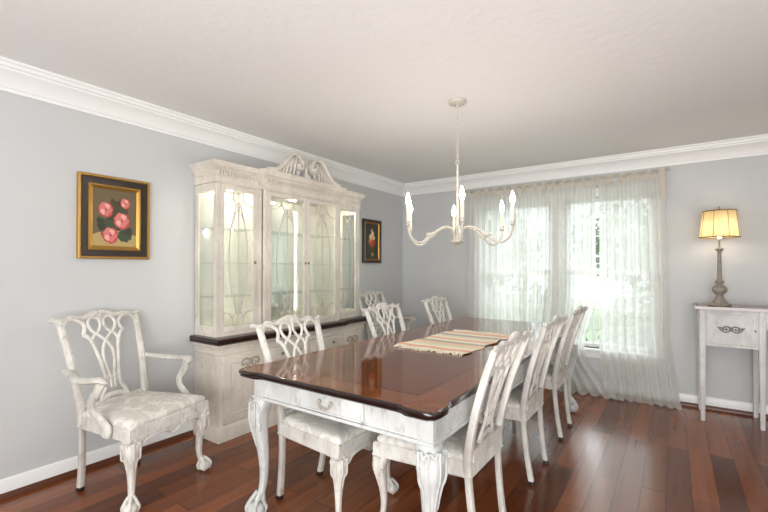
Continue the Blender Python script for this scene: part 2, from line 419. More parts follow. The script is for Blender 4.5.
def drawer(x0, x1, yy, sgn, parent):
    m_ = MB(); z0, z1 = .622+DZ, .712+DZ
    y0, y1 = sorted((yy, yy+sgn*.008)); m_.box(x0, x1, y0, y1, z0, z1, .003)
    yo = yy+sgn*.008
    for a, b_, c, d in ((x0, x1, z1-.008, z1), (x0, x1, z0, z0+.008), (x0, x0+.008, z0, z1), (x1-.008, x1, z0, z1)):
        y0, y1 = sorted((yo, yo+sgn*.004)); m_.box(a, b_, y0, y1, c, d, .0015)
    d = m_.build('drawer', M['table_paint'], parent)
    m_ = MB(); cx = (x0+x1)/2+sgn*.02
    for t in (-1, 1):
        m_.stack([(cx+t*.035, yo, .672+DZ, .008, .006), (cx+t*.035, yo, .678+DZ, .004, .004)], 8)
        m_.ball((cx+t*.035, yo+sgn*.008, .674+DZ), .009)
    m_.tube(cr([V(cx-.035, yo+sgn*.014, .674+DZ), V(cx-.03, yo+sgn*.02, .655+DZ), V(cx-.012, yo+sgn*.02, .645+DZ), V(cx, yo+sgn*.02, .650+DZ), V(cx+.012, yo+sgn*.02, .645+DZ), V(cx+.03, yo+sgn*.02, .655+DZ), V(cx+.035, yo+sgn*.014, .674+DZ)], 5), .0035)
    m_.build('handle', M['pull_paint'], d)
drawer(-.195, .205, -ay, -1, tbl); drawer(-.205, .195, ay, 1, tbl)

def cabriole(m_, x, y, dx, dy, h, k=1.0, carve=True, seed=0):
    """claw-and-ball cabriole leg, knee at height h, leaning along (dx,dy)"""
    d = V(dx, dy, 0).normalized(); sec = []
    prof = [(1.0, -.004, .034), (.955, .006, .037), (.90, .014, .037), (.83, .017, .0335), (.74, .013, .0275), (.62, .005, .0215), (.5, .000, .0175), (.38, -.002, .0148), (.27, .001, .0132), (.19, .008, .0130), (.145, .016, .0155)]
    pts = cr([V(a, b_, c) for a, b_, c in prof], 3)
    for p in pts:
        o = p.y*k*1.15; z = p.x*h
        sec.append((x+d.x*o, y+d.y*o, z, p.z*k, p.z*k, 3.0))
    m_.stack(sec[::-1], 16)
    bx, by = x+d.x*.026*k, y+d.y*.026*k; br_ = .0335*k
    m_.ball((bx, by, br_*.86), br_, br_, br_*.86, 14, 9)
    for a in (0, 90, 180, 270):
        e = Matrix.Rotation(math.radians(a+0), 3, 'Z') @ d
        tp = V(x, y, 0)+d*.012*k
        path = cr([tp+V(0, 0, .150*h+.028*k)+e*.010*k, V(bx, by, 0)+e*(br_*.80)+V(0, 0, br_*1.62), V(bx, by, 0)+e*(br_*1.08)+V(0, 0, br_*.98), V(bx, by, 0)+e*(br_*.84)+V(0, 0, br_*.26)], 4)
        m_.tube(path, .0075*k, 7, ref=e.cross(V(0, 0, 1)), taper=lambda t: 1.15-.55*t if t > .1 else 1)
    if carve:
        # acanthus leaves over the knee
        for side in (-1.35, -.45, .45, 1.35):
            e = Matrix.Rotation(math.radians(46*side), 3, 'Z') @ d
            for j in range(3):
                zz = h*(.97-.075*j); rr = .0425*k*(1-.12*j)
                c = V(x, y, zz)+d*(.008*k)+e*rr*.88
                tdir = e.cross(V(0, 0, 1))
                for q in (-1, 1):
                    m_.tube(cr([c+tdir*q*.003*k, c+tdir*q*.013*k+V(0, 0, -.012*k)+e*.003*k, c+tdir*q*.010*k+V(0, 0, -.036*k)-e*.002*k, c+V(0, 0, -.05*k)-e*.006*k], 3), .0055*k, 6, taper=lambda t: 1-.4*t, ref=e)
            p0 = V(x, y, h*.98)+d*.008*k+e*.044*k
            m_.tube(cr([p0, p0+V(0, 0, -.07*k)+e*.0*k, V(x, y, h*.74)+d*.014*k+e*.030*k, V(x, y, h*.60)+d*.006*k+e*.021*k], 4), .005*k, 6, taper=lambda t: 1-.5*t, ref=e)
for sx in (-1, 1):
    for sy in (-1, 1):
        mb = MB(); px, py = sx*(ax-.032), sy*(ay-.032)
        mb.box(px-.036, px+.036, py-.036, py+.036, .585+DZ, .722+DZ, .004)
        cabriole(mb, px, py, sx, sy, .60+DZ, 1.42)
        mb.build('leg', M['table_paint'], tbl)

# ------------------------------------------------------------------ table runner
m, nt, b = newmat('striped_woven_runner')
tc = node(nt, 'ShaderNodeTexCoord'); sp = node(nt, 'ShaderNodeSeparateXYZ'); nt.links.new(tc.outputs['Object'], sp.inputs[0])
mt = node(nt, 'ShaderNodeMapRange'); mt.inputs[1].default_value = -.44; mt.inputs[2].default_value = .44; nt.links.new(sp.outputs[1], mt.inputs[0])
cols = [(240, 232, 212), (234, 178, 148), (242, 234, 214), (226, 220, 190), (238, 206, 172), (190, 182, 168), (242, 234, 216), (236, 190, 158), (242, 236, 218), (228, 218, 190), (186, 178, 170), (242, 236, 220), (234, 182, 152), (240, 230, 210)]
r = node(nt, 'ShaderNodeValToRGB'); r.color_ramp.interpolation = 'CONSTANT'; el = r.color_ramp.elements
while len(el) < len(cols): el.new(.5)
for i, c in enumerate(cols): el[i].position = i/len(cols); el[i].color = lin(c)
nt.links.new(mt.outputs[0], r.inputs[0]); nt.links.new(r.outputs[0], b.inputs['Base Color']); b.inputs['Roughness'].default_value = .95
wv = noise(nt, (90, 300, 1), 3, 2); bump(nt, b, wv, .4, .004); M['runner'] = m
M['fringe'] = plain('cream_cotton_fringe', (240, 230, 208), .95)
run = thing('table_runner', 'striped cream and coral woven cloth with fringed ends on the table top', 'table runner', (1.88, 2.775, TZ+.0012))
mb = MB(); nx, ny = 16, 34; hxr, hyr = .254, .43; rs = []
top = {}
for i in range(nx+1):
    for j in range(ny+1):
        u, v = i/nx*2-1, j/ny*2-1
        x = u*hxr+.004*math.sin(v*9)+.012*v; y = v*hyr+.006*math.sin(u*5)
        z = .003+.008*(.5+.5*math.sin(u*7+v*5))*max(abs(u), abs(v))**4; x += .010*math.sin(v*13)*abs(u)**3*(1 if u > 0 else -1); y += .008*math.sin(u*11)*abs(v)**6
        for t, dz in ((0, 0), (1, .003)):
            top[(i, j, t)] = mb.bm.verts.new((x, y, (z if t else max(z-.003, .0004)) + (0 if not t else .001)))
for i in range(nx):
    for j in range(ny):
        mb.face((top[i, j, 1], top[i+1, j, 1], top[i+1, j+1, 1], top[i, j+1, 1])); mb.face((top[i, j, 0], top[i, j+1, 0], top[i+1, j+1, 0], top[i+1, j, 0]))
for i in range(nx):
    for j in (0, ny): mb.face((top[i, j, 0], top[i+1, j, 0], top[i+1, j, 1], top[i, j, 1]))
for j in range(ny):
    for i in (0, nx): mb.face((top[i, j, 0], top[i, j+1, 0], top[i, j+1, 1], top[i, j, 1]))
mb.build('cloth', M['runner'], run)
for sgn in (-1, 1):
    mb = MB()
    for k in range(44):
        x = -hxr+2*hxr*(k+.5)/44+.012*sgn; y = sgn*hyr
        y += .008*math.sin(x/hxr*11)+.006*math.sin(x/hxr*5); p = [V(x, y-sgn*.006, .006), V(x+random.uniform(-.006, .006), y+sgn*.016, random.uniform(.006, .014)), V(x+random.uniform(-.014, .014), y+sgn*random.uniform(.028, .046), .0034)]
        mb.tube(cr(p, 3), .0034, 5)
    mb.build('fringe', M['fringe'], run)

# ------------------------------------------------------------------ Chippendale chairs (front = +X)
def chair_proto(name, arm, label, cat):
    t = thing(name, label, cat)
    SZ = .455; wf, wr = (.282, .222) if arm else (.262, .205)          # half widths front / rear
    xf, xr = (.235, -.225) if arm else (.225, -.235)
    CZ = 1.015 if arm else .992                                         # crest height
    wc = .250 if arm else .240                                           # stile half spacing at crest
    P_ = M['chair_paint']
    def bx(z):      # rake of the back
        if z < .45: q = (.45-z)/.45; return xr-.045*q**1.8
        q = (z-.45)/(CZ-.45); return xr-.15*(q**1.15)+.012*math.sin(q*PI)
    def by(z):
        if z < .45: q = (.45-z)/.45; return wr-.012-.025*q
        q = (z-.45)/(CZ-.45); return (wr-.012)+(wc-wr+.012)*q**1.1
    # rear legs continuing up as stiles
    for s_ in (-1, 1):
        m_ = MB(); secs = []
        for k in range(23):
            z = .022+(CZ-.035)*k/22
            hw = .0170 if z < .40 else .0215-.009*max(z-.5, 0)
            if z < .2: hw = .0165+.002*(1-z/.2)
            secs.append((bx(z), s_*by(z), z, hw*.92, hw, 4.0))
        m_.stack(secs, 12)
        # reeded bead on the face of the stile
        m_.tube([V(bx(z)+.017, s_*by(z), z) for z in [.56+.04*k for k in range(10)]], .004, 6)
        leg = m_.build('back_leg', P_, t)
        MB().stack([(bx(0), s_*by(0), 0, .018, .019, 4), (bx(.022), s_*by(.022), .0225, .0175, .0185, 4)], 12).build('foot_pad', M['foot_cap'], leg)
    # crest rail with scrolled ears and a carved centre
    m_ = MB(); top = []
    for y, dz in ((-wc-.045, .012), (-wc-.03, .014), (-wc+.00, .004), (-wc+.045, .008), (-.175, .020), (-.135, .012), (-.10, .008), (-.07, .020), (-.035, .030), (0, .034), (.035, .030), (.07, .020), (.10, .008), (.135, .012), (.175, .020), (wc-.045, .008), (wc, .004), (wc+.03, .014), (wc+.045, .012)):
        top.append(V(bx(CZ)-.004+(.0 if abs(y) < wc else -.004), y, CZ+dz-.012))
    pth = cr(top, 4)
    m_.ribbon(pth, .0125, .0095, (1, 0, 0), 10, taper=lambda q: .5+.5*min(1, min(q, 1-q)/.07)+.35*math.exp(-((q-.5)/.10)**2), e=2.6)
    for s_ in (-1, 1):
        c = V(bx(CZ)-.008, s_*(wc+.040), CZ-.006)
        m_.tube([c+V(0, s_*(.009-.0006*a)*math.cos(a*.7), (.009-.0006*a)*math.sin(a*.7)) for a in range(11)], .005, 6)
    for k in range(7):                                                   # shell on the crest
        a = (k-3)*.28; c = V(bx(CZ)+.010, 0, CZ-.022)
        c = c-V(.005, 0, 0); m_.tube([c, c+V(.003, .042*math.sin(a), .042*math.cos(a))], .0042, 6, taper=lambda q: .6+.6*q)
    m_.build('crest_rail', P_, t)
    # pierced splat
    m_ = MB(); sc = CZ-.56
    def pt(y, q): z = .485+(CZ-.485)*q; return V(bx(z)+.002, y, z)
    WR, DR = .0115, .009
    for s_ in (-1, 1):
        arch = [pt(s_*(wc-.012), .90), pt(s_*(wc-.03), .955), pt(s_*.185, .985), pt(s_*.14, .965), pt(s_*.112, .91), pt(s_*.118, .85), pt(s_*.128, .80), pt(s_*.108, .775), pt(s_*.085, .70), pt(s_*.066, .55), pt(s_*.052, .40), pt(s_*.044, .27), pt(s_*.050, .18), pt(s_*.078, .10), pt(s_*.086, .03)]
        m_.ribbon(cr(arch, 4), WR, DR, (1, 0, .2), 8)
        loop = [pt(s_*.018, .97), pt(s_*.062, .985), pt(s_*.088, .92), pt(s_*.074, .84), pt(s_*.035, .77), pt(s_*-.004, .70), pt(s_*-.03, .60), pt(s_*-.034, .50), pt(s_*-.024, .40), pt(s_*-.014, .30), pt(s_*-.012, .16)]
        m_.ribbon(cr(loop, 4), WR*.85, DR*.85, (1, 0, .2), 8)
        loop2 = [pt(s_*.018, .97), pt(s_*.012, .90), pt(s_*.034, .82), pt(s_*.07, .77), pt(s_*.085, .70)]
        m_.ribbon(cr(loop2, 4), WR*.8, DR*.8, (1, 0, .2), 8)
        m_.tube([pt(s_*.128, .80)+V(.004, s_*(.011-.001*a)*math.cos(a*.8), (.011-.001*a)*math.sin(a*.8)) for a in range(9)], .005, 6)
    m_.ribbon([pt(-.055, .30), pt(0, .275), pt(.055, .30)], .011, DR*.9, (1, 0, .2), 8)
    m_.ribbon(cr([pt(-.09, .04), pt(-.05, .075), pt(0, .085), pt(.05, .075), pt(.09, .04)], 3), .016, DR*1.1, (1, 0, .2), 8)
    m_.build('splat', P_, t)
    m_ = MB(); m_.prism([(xr-.026, .452), (xr+.016, .452), (xr+.010, .478), (xr-.004, .506), (xr-.026, .506)], 'y', -by(.48)+.01, by(.48)-.01)
    m_.build('shoe_rail', P_, t)
    # seat frame
    m_ = MB()
    fo = [(xr-.02, -wr), (xf+.02, -wf), (xf+.02, wf), (xr-.02, wr)]
    def inset(k): return [(x+(k if x < 0 else -k), y+(k if y < 0 else -k)) for x, y in fo]
    rs = []
    for ins, z in ((.03, .385), (.0, .385), (-.004, .392), (0, .400), (0, .445), (.005, .455), (.03, .456)):
        rs.append([V(x, y, z) for x, y in inset(ins)])
    m_.rings(rs, cap=False)
    m_.rings([rs[0], rs[-1]], cap=False)
    # shaped front apron with scrolls
    pr = [(-wf+.03, .40), (-wf+.045, .345), (-wf+.075, .350), (-wf+.105, .374), (-.08, .380), (-.045, .368), (-.02, .350), (0, .345), (.02, .350), (.045, .368), (.08, .380), (wf-.105, .374), (wf-.075, .350), (wf-.045, .345), (wf-.03, .40)]
    m_.prism(pr, 'x', xf-.004, xf+.023)
    m_.tube(cr([V(xf+.023, y, z+.004) for y, z in pr], 3), .0045, 6)
    m_.build('seat_frame', P_, t)
    # upholstered seat
    m_ = MB(); rs = []
    def rr(ins, z, crown=0):
        pts = []; c = [(xr+.0+ins, -wr+ins+.004), (xf+.014-ins, -wf+ins+.006), (xf+.014-ins, wf-ins-.006), (xr+.0+ins, wr-ins-.004)]; rad = .03
        for i in range(4):
            a = Vector(c[i]); p = Vector(c[i-1]); q = Vector(c[(i+1) % 4])
            d1 = (p-a).normalized()*rad; d2 = (q-a).normalized()*rad
            for k in range(5):
                u = k/4; v = (a+d1)*(1-u)**2+a*2*u*(1-u)+(a+d2)*u*u; pts.append(V(v.x, v.y, z))
            e0 = a+d2; nx_ = Vector(c[(i+1) % 4]); e1 = nx_+(a-nx_).normalized()*rad
            for k in range(1, 6): v = e0.lerp(e1, k/6); pts.append(V(v.x, v.y, z))
        return pts
    for ins, z in ((.004, .452), (.001, .462), (.002, .473), (.008, .484), (.030, .495), (.08, .506), (.13, .512), (.19, .514)): rs.append(rr(ins, z))
    m_.rings(rs); m_.build('seat_cushion', M['fabric'], t)
    for s_ in (-1, 1):
        m_ = MB(); px, py = xf-.022, s_*(wf-.042)
        m_.box(px-.026, px+.036, py-.032, py+.032, .370, .45, .004)
        cabriole(m_, px+.004, py+s_*.002, 1, s_, .392, 1.14 if arm else 1.0)
        m_.build('front_leg', P_, t)
    if arm:
        for s_ in (-1, 1):
            m_ = MB(); z0 = .715
            path = [V(bx(z0)-.015, s_*(by(z0)+.030), z0+.008), V(bx(z0)+.05, s_*(by(z0)+.045), z0), V(-.10, s_*(wf+.035), z0-.012), V(.00, s_*(wf+.035), z0-.008), V(.05, s_*(wf+.025), z0-.002), V(.075, s_*(wf+.008), z0-.016), V(.068, s_*(wf-.004), z0-.034)]
            m_.ball((bx(z0)-.010, s_*(by(z0)+.022), z0+.006), .022, .022, .016)
            m_.ribbon(cr(path, 5), .026, .016, (0, 0, 1), 10, taper=lambda q: .8+.35*math.sin(q*PI))
            m_.ball((.062, s_*(wf+.010), z0-.012), .022, .022, .018)
            ar = m_.build('armrest', P_, t)
            m_ = MB()
            m_.ribbon(cr([V(.055, s_*(wf+.012), z0-.016), V(.030, s_*(wf+.022), .640), V(-.012, s_*(wf+.022), .585), V(-.008, s_*(wf+.014), .53), V(.045, s_*(wf+.004), .485), V(.085, s_*(wf+.002), .445), V(.075, s_*(wf+.0), .405)], 5), .024, .015, (0, 1, 0), 10, taper=lambda q: 1+.5*abs(q-.5))
            m_.build('arm_support', P_, ar)
    return t

dc = chair_proto('dining_chair', False, '', 'chair')
G = 'matching white dining chairs drawn up to the long table'
def place(src, x, y, deg, label, first=False, grp=None):
    o = src if first else copy_tree(src)
    o.location = (x, y, 0); o.rotation_euler = (0, 0, math.radians(deg)); tag(o, label, 'chair', grp)
    return o
place(dc, 1.58, 1.79, 1, 'white distressed dining chair by the cabinet, nearest the drawer end of the table', True, G)
place(dc, 1.51, 2.90, 1, 'white distressed dining chair on the cabinet side of the table, between two others', grp=G)
place(dc, 1.47, 3.93, 2, 'white distressed dining chair on the cabinet side, farthest toward the back wall corner', grp=G)
place(dc, 2.17, 1.94, 180, 'white distressed dining chair on the window side of the table, nearest the camera', grp=G)
place(dc, 2.17, 2.775, 180, 'white distressed dining chair on the window side, middle of the three in a row', grp=G)
place(dc, 2.17, 3.585, 180, 'white distressed dining chair on the window side, closest to the sheer curtains', grp=G)
ac = chair_proto('armchair', True, '', 'chair')
place(ac, .478, 1.24, 15, 'white carved armchair against the left wall under the rose painting', True, 'white carved armchairs against the left wall')
place(ac, .50, 4.05, 0, 'white carved armchair in the far corner beyond the china cabinet', grp='white carved armchairs against the left wall')

# ------------------------------------------------------------------ china cabinet
Y0, Y1, Y2, Y3 = 1.857, 2.265, 3.225, 3.625; XB = .358; XM = .405
hut = thing('china_cabinet', 'cream china cabinet with glass tracery doors, dark counter and scrolled pediment on left wall', 'cabinet', (0.18, 2.755, 0))
OX, OY = .18, 2.755
def hb(): return MB()
def hbuild(m_, name, mat, parent=hut, smooth=38):
    o = m_.build(name, mat, None, smooth)
    o.data.transform(Matrix.Translation((-OX, -OY, 0))); o.parent = parent; return o
def outline(xs, xm, g=0): return [(.005, Y0-g), (xs, Y0-g), (xs, Y1-g), (xm, Y1-g), (xm, Y2+g), (xs, Y2+g), (xs, Y3+g), (.005, Y3+g)]
def slab(m_, xs, xm, z0, z1, g=0): m_.prism(outline(xs, xm, g), 'z', z0, z1)
# base carcass
m_ = hb(); slab(m_, XB-.012, XM-.012, .02, .735, -.0)
hbuild(m_, 'base_carcass', M['hutch'])
m_ = hb(); m_.plan_sweep(outline(XB-.012, XM-.012), [(-.004, 0), (.016, 0), (.016, .095), (.010, .108), (.004, .118), (-.004, .118)], side=1)
hbuild(m_, 'plinth', M['hutch'])
m_ = hb(); m_.plan_sweep(outline(XB-.012, XM-.012), [(-.004, .655), (.004, .655), (.008, .664), (.004, .672), (.004, .700), (.012, .712), (.018, .722), (.018, .736), (-.004, .736)], side=1)
y = Y0
for yy0, yy1, xx in ((Y0, Y1, XB), (Y1, Y2, XM), (Y2, Y3, XB)):
    k = int((yy1-yy0)/.022)
    for i in range(k):
        c = yy0+(yy1-yy0)*(i+.5)/k; m_.box(xx-.010, xx-.002, c-.006, c+.006, .678, .696)
hbuild(m_, 'frieze_moulding', M['hutch'])
m_ = hb()
pr = [(-.02, .735), (.030, .737), (.040, .744), (.040, .752), (.034, .757), (.040, .763), (.042, .776), (.034, .787), (-.02, .790)]
m_.plan_sweep(outline(XB-.012, XM-.012), pr); slab(m_, XB-.02, XM-.02, .737, .7895, -.004)
hbuild(m_, 'countertop', M['dark_wood'])
# base doors
def panel_door(y0, y1, x, z0, z1, name='lower_door'):
    m_ = hb(); m_.box(x-.006, x+.012, y0, y1, z0, z1, .002)
    fw = .06
    o = x+.012
    # frame moulding (raised picture-frame) swept around
    rect = [(y0+fw, z0+fw), (y1-fw, z0+fw), (y1-fw, z1-fw), (y0+fw, z1-fw)]
    for (a, b_), (c, d) in zip(rect, rect[1:]+rect[:1]):
        m_.ribbon([V(o, a, b_), V(o, c, d)], .007, .006, (1, 0, 0), 8)
    m_.box(o-.004, o+.004, y0+fw+.02, y1-fw-.02, z0+fw+.02, z1-fw-.02, .002)
    d = hbuild(m_, name, M['hutch']); return d
def applique(cy, cz, x, parent, sc=1.0, mat='pull_paint'):
    m_ = hb()
    for s_ in (-1, 1):
        m_.tube(cr([V(x, cy, cz), V(x+.003, cy+s_*.02*sc, cz+.016*sc), V(x+.003, cy+s_*.045*sc, cz+.012*sc), V(x+.003, cy+s_*.052*sc, cz-.008*sc), V(x+.003, cy+s_*.038*sc, cz-.012*sc)], 4), .0045*sc, 6)
        m_.tube(cr([V(x, cy, cz), V(x+.003, cy+s_*.018*sc, cz-.02*sc), V(x+.003, cy+s_*.034*sc, cz-.03*sc)], 4), .004*sc, 6)
    m_.ball((x+.003, cy, cz), .008*sc, .012*sc, .014*sc)
    m_.tube(cr([V(x+.006, cy-.03*sc, cz-.004), V(x+.016, cy-.02*sc, cz-.02*sc), V(x+.018, cy, cz-.026*sc), V(x+.016, cy+.02*sc, cz-.02*sc), V(x+.006, cy+.03*sc, cz-.004)], 4), .0035*sc, 6)
    return hbuild(m_, 'pull', M[mat], parent)
for y0, y1, x in ((Y0+.025, Y1-.012, XB-.012), (Y1+.03, 2.75, XM-.012), (2.76, Y2-.03, XM-.012), (Y2+.012, Y3-.025, XB-.012)):
    side_bay = (y0 < 2 or y0 > 3); d = panel_door(y0, y1, x, .135, .645 if side_bay else .525)
    applique((y0+y1)/2+(.06 if y0 < 2 else 0) if side_bay else (y1-.06 if y0 < 2.7 else y0+.06), .575 if side_bay else .36, x+.014, d, 1.6 if side_bay else .9)
    if side_bay: continue
    m_ = hb(); m_.box(x-.004, x+.010, y0, y1, .54, .645, .003)
    c = (y0+y1)/2
    for (a, b_), (c_, d_) in (((y0+.015, .553), (y1-.015, .553)), ((y0+.015, .632), (y1-.015, .632)), ((y0+.015, .553), (y0+.015, .632)), ((y1-.015, .553), (y1-.015, .632))):
        m_.ribbon([V(x+.010, a, b_), V(x+.010, c_, d_)], .004, .004, (1, 0, 0), 6)
    dr = hbuild(m_, 'drawer', M['hutch'])
    for kk in ((.0,) if y1-y0 < .4 else (-.1, .1)):
        m_ = hb(); m_.ball((x+.020, c+kk, .592), .011); m_.ball((x+.012, c+kk, .592), .005, .014, .014)
        hbuild(m_, 'knob', M['pewter'], dr)
# upper section
UZ0, UZ1 = .79, 1.985; UB, UM = .295, .355
m_ = hb()
T = .02
m_.box(.012, UB-.02, Y1-.012, Y1+.006, UZ0, UZ1); m_.box(.012, UB-.02, Y2-.006, Y2+.012, UZ0, UZ1)          # partitions (thin posts kept clear below)
slab(m_, UB-.004, UM-.004, UZ1-.005, 2.02, -.004)
slab(m_, UB-.004, UM-.004, UZ0, UZ0+.03, -.004)
# corner posts
def post(x, y0, y1, xx=None): m_.box((xx if xx is not None else x-.034), x, y0, y1, UZ0+.02, UZ1, .002)
post(UB, Y0, Y0+.034); post(UB, Y3-.034, Y3); post(UM, Y1, Y1+.036); post(UM, Y2-.036, Y2)
post(UB, Y1-.03, Y1+.004, UB-.03); post(UB, Y2-.004, Y2+.03, UB-.03)
m_.box(UB-.03, UM-.02, Y1, Y1+.012, UZ0, UZ1); m_.box(UB-.03, UM-.02, Y2-.012, Y2, UZ0, UZ1)
for y in (Y0, Y3-.016):                                  # end frames around side glass
    m_.box(.01, .055, y, y+.016, UZ0+.02, UZ1); m_.box(.05, UB-.03, y, y+.016, UZ0+.02, UZ0+.075); m_.box(.05, UB-.03, y, y+.016, UZ1-.06, UZ1)
hbuild(m_, 'upper_carcass', M['hutch'])
for y in (Y0+.007, Y3-.010):
    m_ = hb(); m_.box(.05, UB-.03, y, y+.003, UZ0+.07, UZ1-.055); hbuild(m_, 'side_glass', M['glass'])
m_ = hb()
for a, b_ in ((Y0+.017, Y1-.012), (Y1+.006, Y2-.006), (Y2+.012, Y3-.017)): m_.box(.012, .017, a, b_, UZ0+.03, UZ1-.006)
hbuild(m_, 'mirror_back', M['mirror'], smooth=0)
for z in (1.09, 1.36, 1.64):
    for a, b_, xx in ((Y0+.018, Y1-.014, UB-.04), (Y1+.014, Y2-.014, UM-.05), (Y2+.014, Y3-.018, UB-.04)):
        m_ = hb(); m_.box(.02, xx, a, b_, z, z+.006); hbuild(m_, 'glass_shelf', M['shelf_glass'])
def glass_door(y0, y1, x, hinge):
    z0, z1 = UZ0+.035, UZ1-.008; fw = .036; m_ = hb()
    m_.box(x-.014, x+.006, y0, y0+fw, z0, z1, .002); m_.box(x-.014, x+.006, y1-fw, y1, z0, z1, .002)
    m_.box(x-.014, x+.006, y0+fw, y1-fw, z0, z0+fw, .002); m_.box(x-.014, x+.006, y0+fw, y1-fw, z1-fw, z1, .002)
    d = hbuild(m_, 'glass_door', M['hutch'])
    m_ = hb(); m_.box(x-.010, x-.007, y0+fw-.004, y1-fw+.004, z0+fw-.004, z1-fw+.004); hbuild(m_, 'door_pane', M['glass'], d)
    cy, cz = (y0+y1)/2, (z0+z1)/2; w_ = (y1-y0-2*fw)/2; h_ = (z1-z0-2*fw)/2
    m_ = hb()
    def c(u, v): return V(x-.003, cy+u*w_, cz+v*h_)
    for s_ in (-1, 1):
        pts = [c(-.36*s_, .90), c(-.22*s_, .82), c(0, .745), c(.36*s_, .58), c(.58*s_, .3), c(.64*s_, 0), c(.58*s_, -.3), c(.36*s_, -.58), c(0, -.745), c(-.22*s_, -.82), c(-.36*s_, -.90)]
        m_.ribbon(cr(pts, 5), .0042, .005, (1, 0, 0), 6)
        pts = [c(0, .80), c(.17*s_, .77), c(.38*s_, .60), c(.5*s_, .3)]
        for v in (-1, 1):
            m_.ribbon(cr([c(-s_*1.0, v*.80), c(-s_*.72, v*.80), c(-s_*.42, v*.865), c(-s_*.30, v*1.0)], 4), .0042, .005, (1, 0, 0), 6)
            m_.ribbon([c(-.36*s_, v*.90), c(-.40*s_, v*.88)], .0042, .005, (1, 0, 0), 6)
            m_.ribbon(cr([c(0, v*.83), c(s_*.12, v*.81), c(s_*.26, v*.70), c(s_*.34, v*.59)], 4), .0042, .005, (1, 0, 0), 6)
    m_.ribbon([c(0, .83), c(0, -.83)], .0042, .005, (1, 0, 0), 6)
    hbuild(m_, 'tracery', M['tracery'], d)
    m_ = hb(); yy = y1-.018 if hinge < 0 else y0+.018
    m_.ball((x+.016, yy, 1.37), .009); m_.ball((x+.008, yy, 1.37), .004, .010, .014); hbuild(m_, 'knob', M['pewter'], d)
glass_door(Y0+.036, Y1-.032, UB-.004, -1); glass_door(Y1+.038, 2.753, UM-.004, -1); glass_door(2.757, Y2-.038, UM-.004, 1); glass_door(Y2+.032, Y3-.036, UB-.004, 1)
# cornice
m_ = hb(); pr = [(-.02, 1.988), (.010, 1.988), (.010, 1.998), (.004, 2.001), (.004, 2.035), (.010, 2.040), (.010, 2.048), (.006, 2.052), (.006, 2.078), (.018, 2.086), (.022, 2.096), (.034, 2.108), (.044, 2.118), (.046, 2.134), (.050, 2.138), (.050, 2.148), (-.02, 2.150)]
m_.plan_sweep(outline(UB, UM), pr); slab(m_, UB-.01, UM-.01, 2.01, 2.148, -.01)
hbuild(m_, 'cornice', M['hutch'])
m_ = hb()
for yy0, yy1, xx in ((Y0, Y1, UB), (Y1, Y2, UM), (Y2, Y3, UB)):
    k = int((yy1-yy0)/.024)
    for i in range(k):
        c = yy0+(yy1-yy0)*(i+.5)/k; m_.box(xx+.002, xx+.020, c-.0060, c+.0060, 2.052, 2.080, .001)
        m_.ball((xx+.036, c, 2.112), .009, .0075, .016, 6, 5)
        m_.ball((xx+.004, c, 2.012), .004, .0075, .008, 6, 4)
for k in range(10):
    c = .04+.026*k; m_.box(c-.0065, c+.0065, Y0-.019, Y0-.002, 2.052, 2.080, .001)
m_.plan_sweep(outline(UB, UM), [(0, 2.046), (.0075, 2.046), (.0075, 2.0525), (0, 2.0525)], side=1)
hbuild(m_, 'dentil_moulding', M['hutch'])
# pediment
ZP = 2.150
for s_ in (-1, 1):
    m_ = hb(); cy = 2.755; px = UM-.005
    neck = cr([V(px, cy+s_*.455, ZP+.012), V(px, cy+s_*.38, ZP+.022), V(px, cy+s_*.31, ZP+.062), V(px, cy+s_*.25, ZP+.135), V(px, cy+s_*.19, ZP+.192), V(px, cy+s_*.13, ZP+.200), V(px, cy+s_*.075, ZP+.165), V(px, cy+s_*.058, ZP+.118), V(px, cy+s_*.08, ZP+.083), V(px, cy+s_*.112, ZP+.092), V(px, cy+s_*.112, ZP+.122)], 5)
    m_.ribbon(neck, .015, .030, (1, 0, 0), 10, e=3)
    m_.ribbon([p+V(.024, 0, .012) for p in neck[:26]], .006, .012, (1, 0, 0), 8)
    m_.ball((px+.02, cy+s_*.098, ZP+.107), .018, .022, .022)
    m_.ribbon([V(px, cy+s_*.46, ZP+.006), V(px, cy+s_*.03, ZP+.006)], .008, .028, (1, 0, 0), 8, e=4)
    for k in range(1, 13, 2) if True else ():            # carved diagonal slats
        y = .07+.022*k
        top = {0: .06, 1: .075, 2: .165, 3: .175, 4: .172, 5: .16, 6: .14, 7: .115, 8: .088, 9: .064, 10: .045, 11: .03, 12: .022}[k]
        if top < .03: continue
        m_.ribbon(cr([V(px, cy+s_*(y+.030), ZP+.008), V(px+.006, cy+s_*(y+.016), ZP+top*.5), V(px, cy+s_*(y-.004), ZP+top)], 3), .0075, .012, (1, 0, 0), 6)
        if k < 9: m_.ribbon(cr([V(px, cy+s_*(y-.004), ZP+.010+top*.35), V(px+.004, cy+s_*(y+.016), ZP+top*.50), V(px, cy+s_*(y+.030), ZP+top*.80)], 3), .0055, .010, (1, 0, 0), 6)
    hbuild(m_, 'pediment_scroll', M['hutch'])
m_ = hb(); m_.box(UM-.035, UM+.02, 2.727, 2.783, ZP-.002, ZP+.04, .004)
m_.lathe([(.018, ZP+.04), (.022, ZP+.05), (.010, ZP+.06), (.014, ZP+.07), (.018, ZP+.085), (.012, ZP+.105), (.005, ZP+.125), (.007, ZP+.135), (.004, ZP+.17), (.001, ZP+.215)], UM-.008, 2.755, 14)
hbuild(m_, 'finial', M['hutch'])
# cabinet lights
for y, a in ((2.09, .14), (2.755, .22), (3.42, .14)):
    m_ = hb(); m_.lathe([(.026, UZ1-.014), (.028, UZ1-.012), (.028, UZ1-.006)], a if a < .2 else .17, y, 16); lo = hbuild(m_, 'cabinet_light', emit('cabinet_light_glow_%d' % int(y*100), (1, .96, .88, 1), 120))

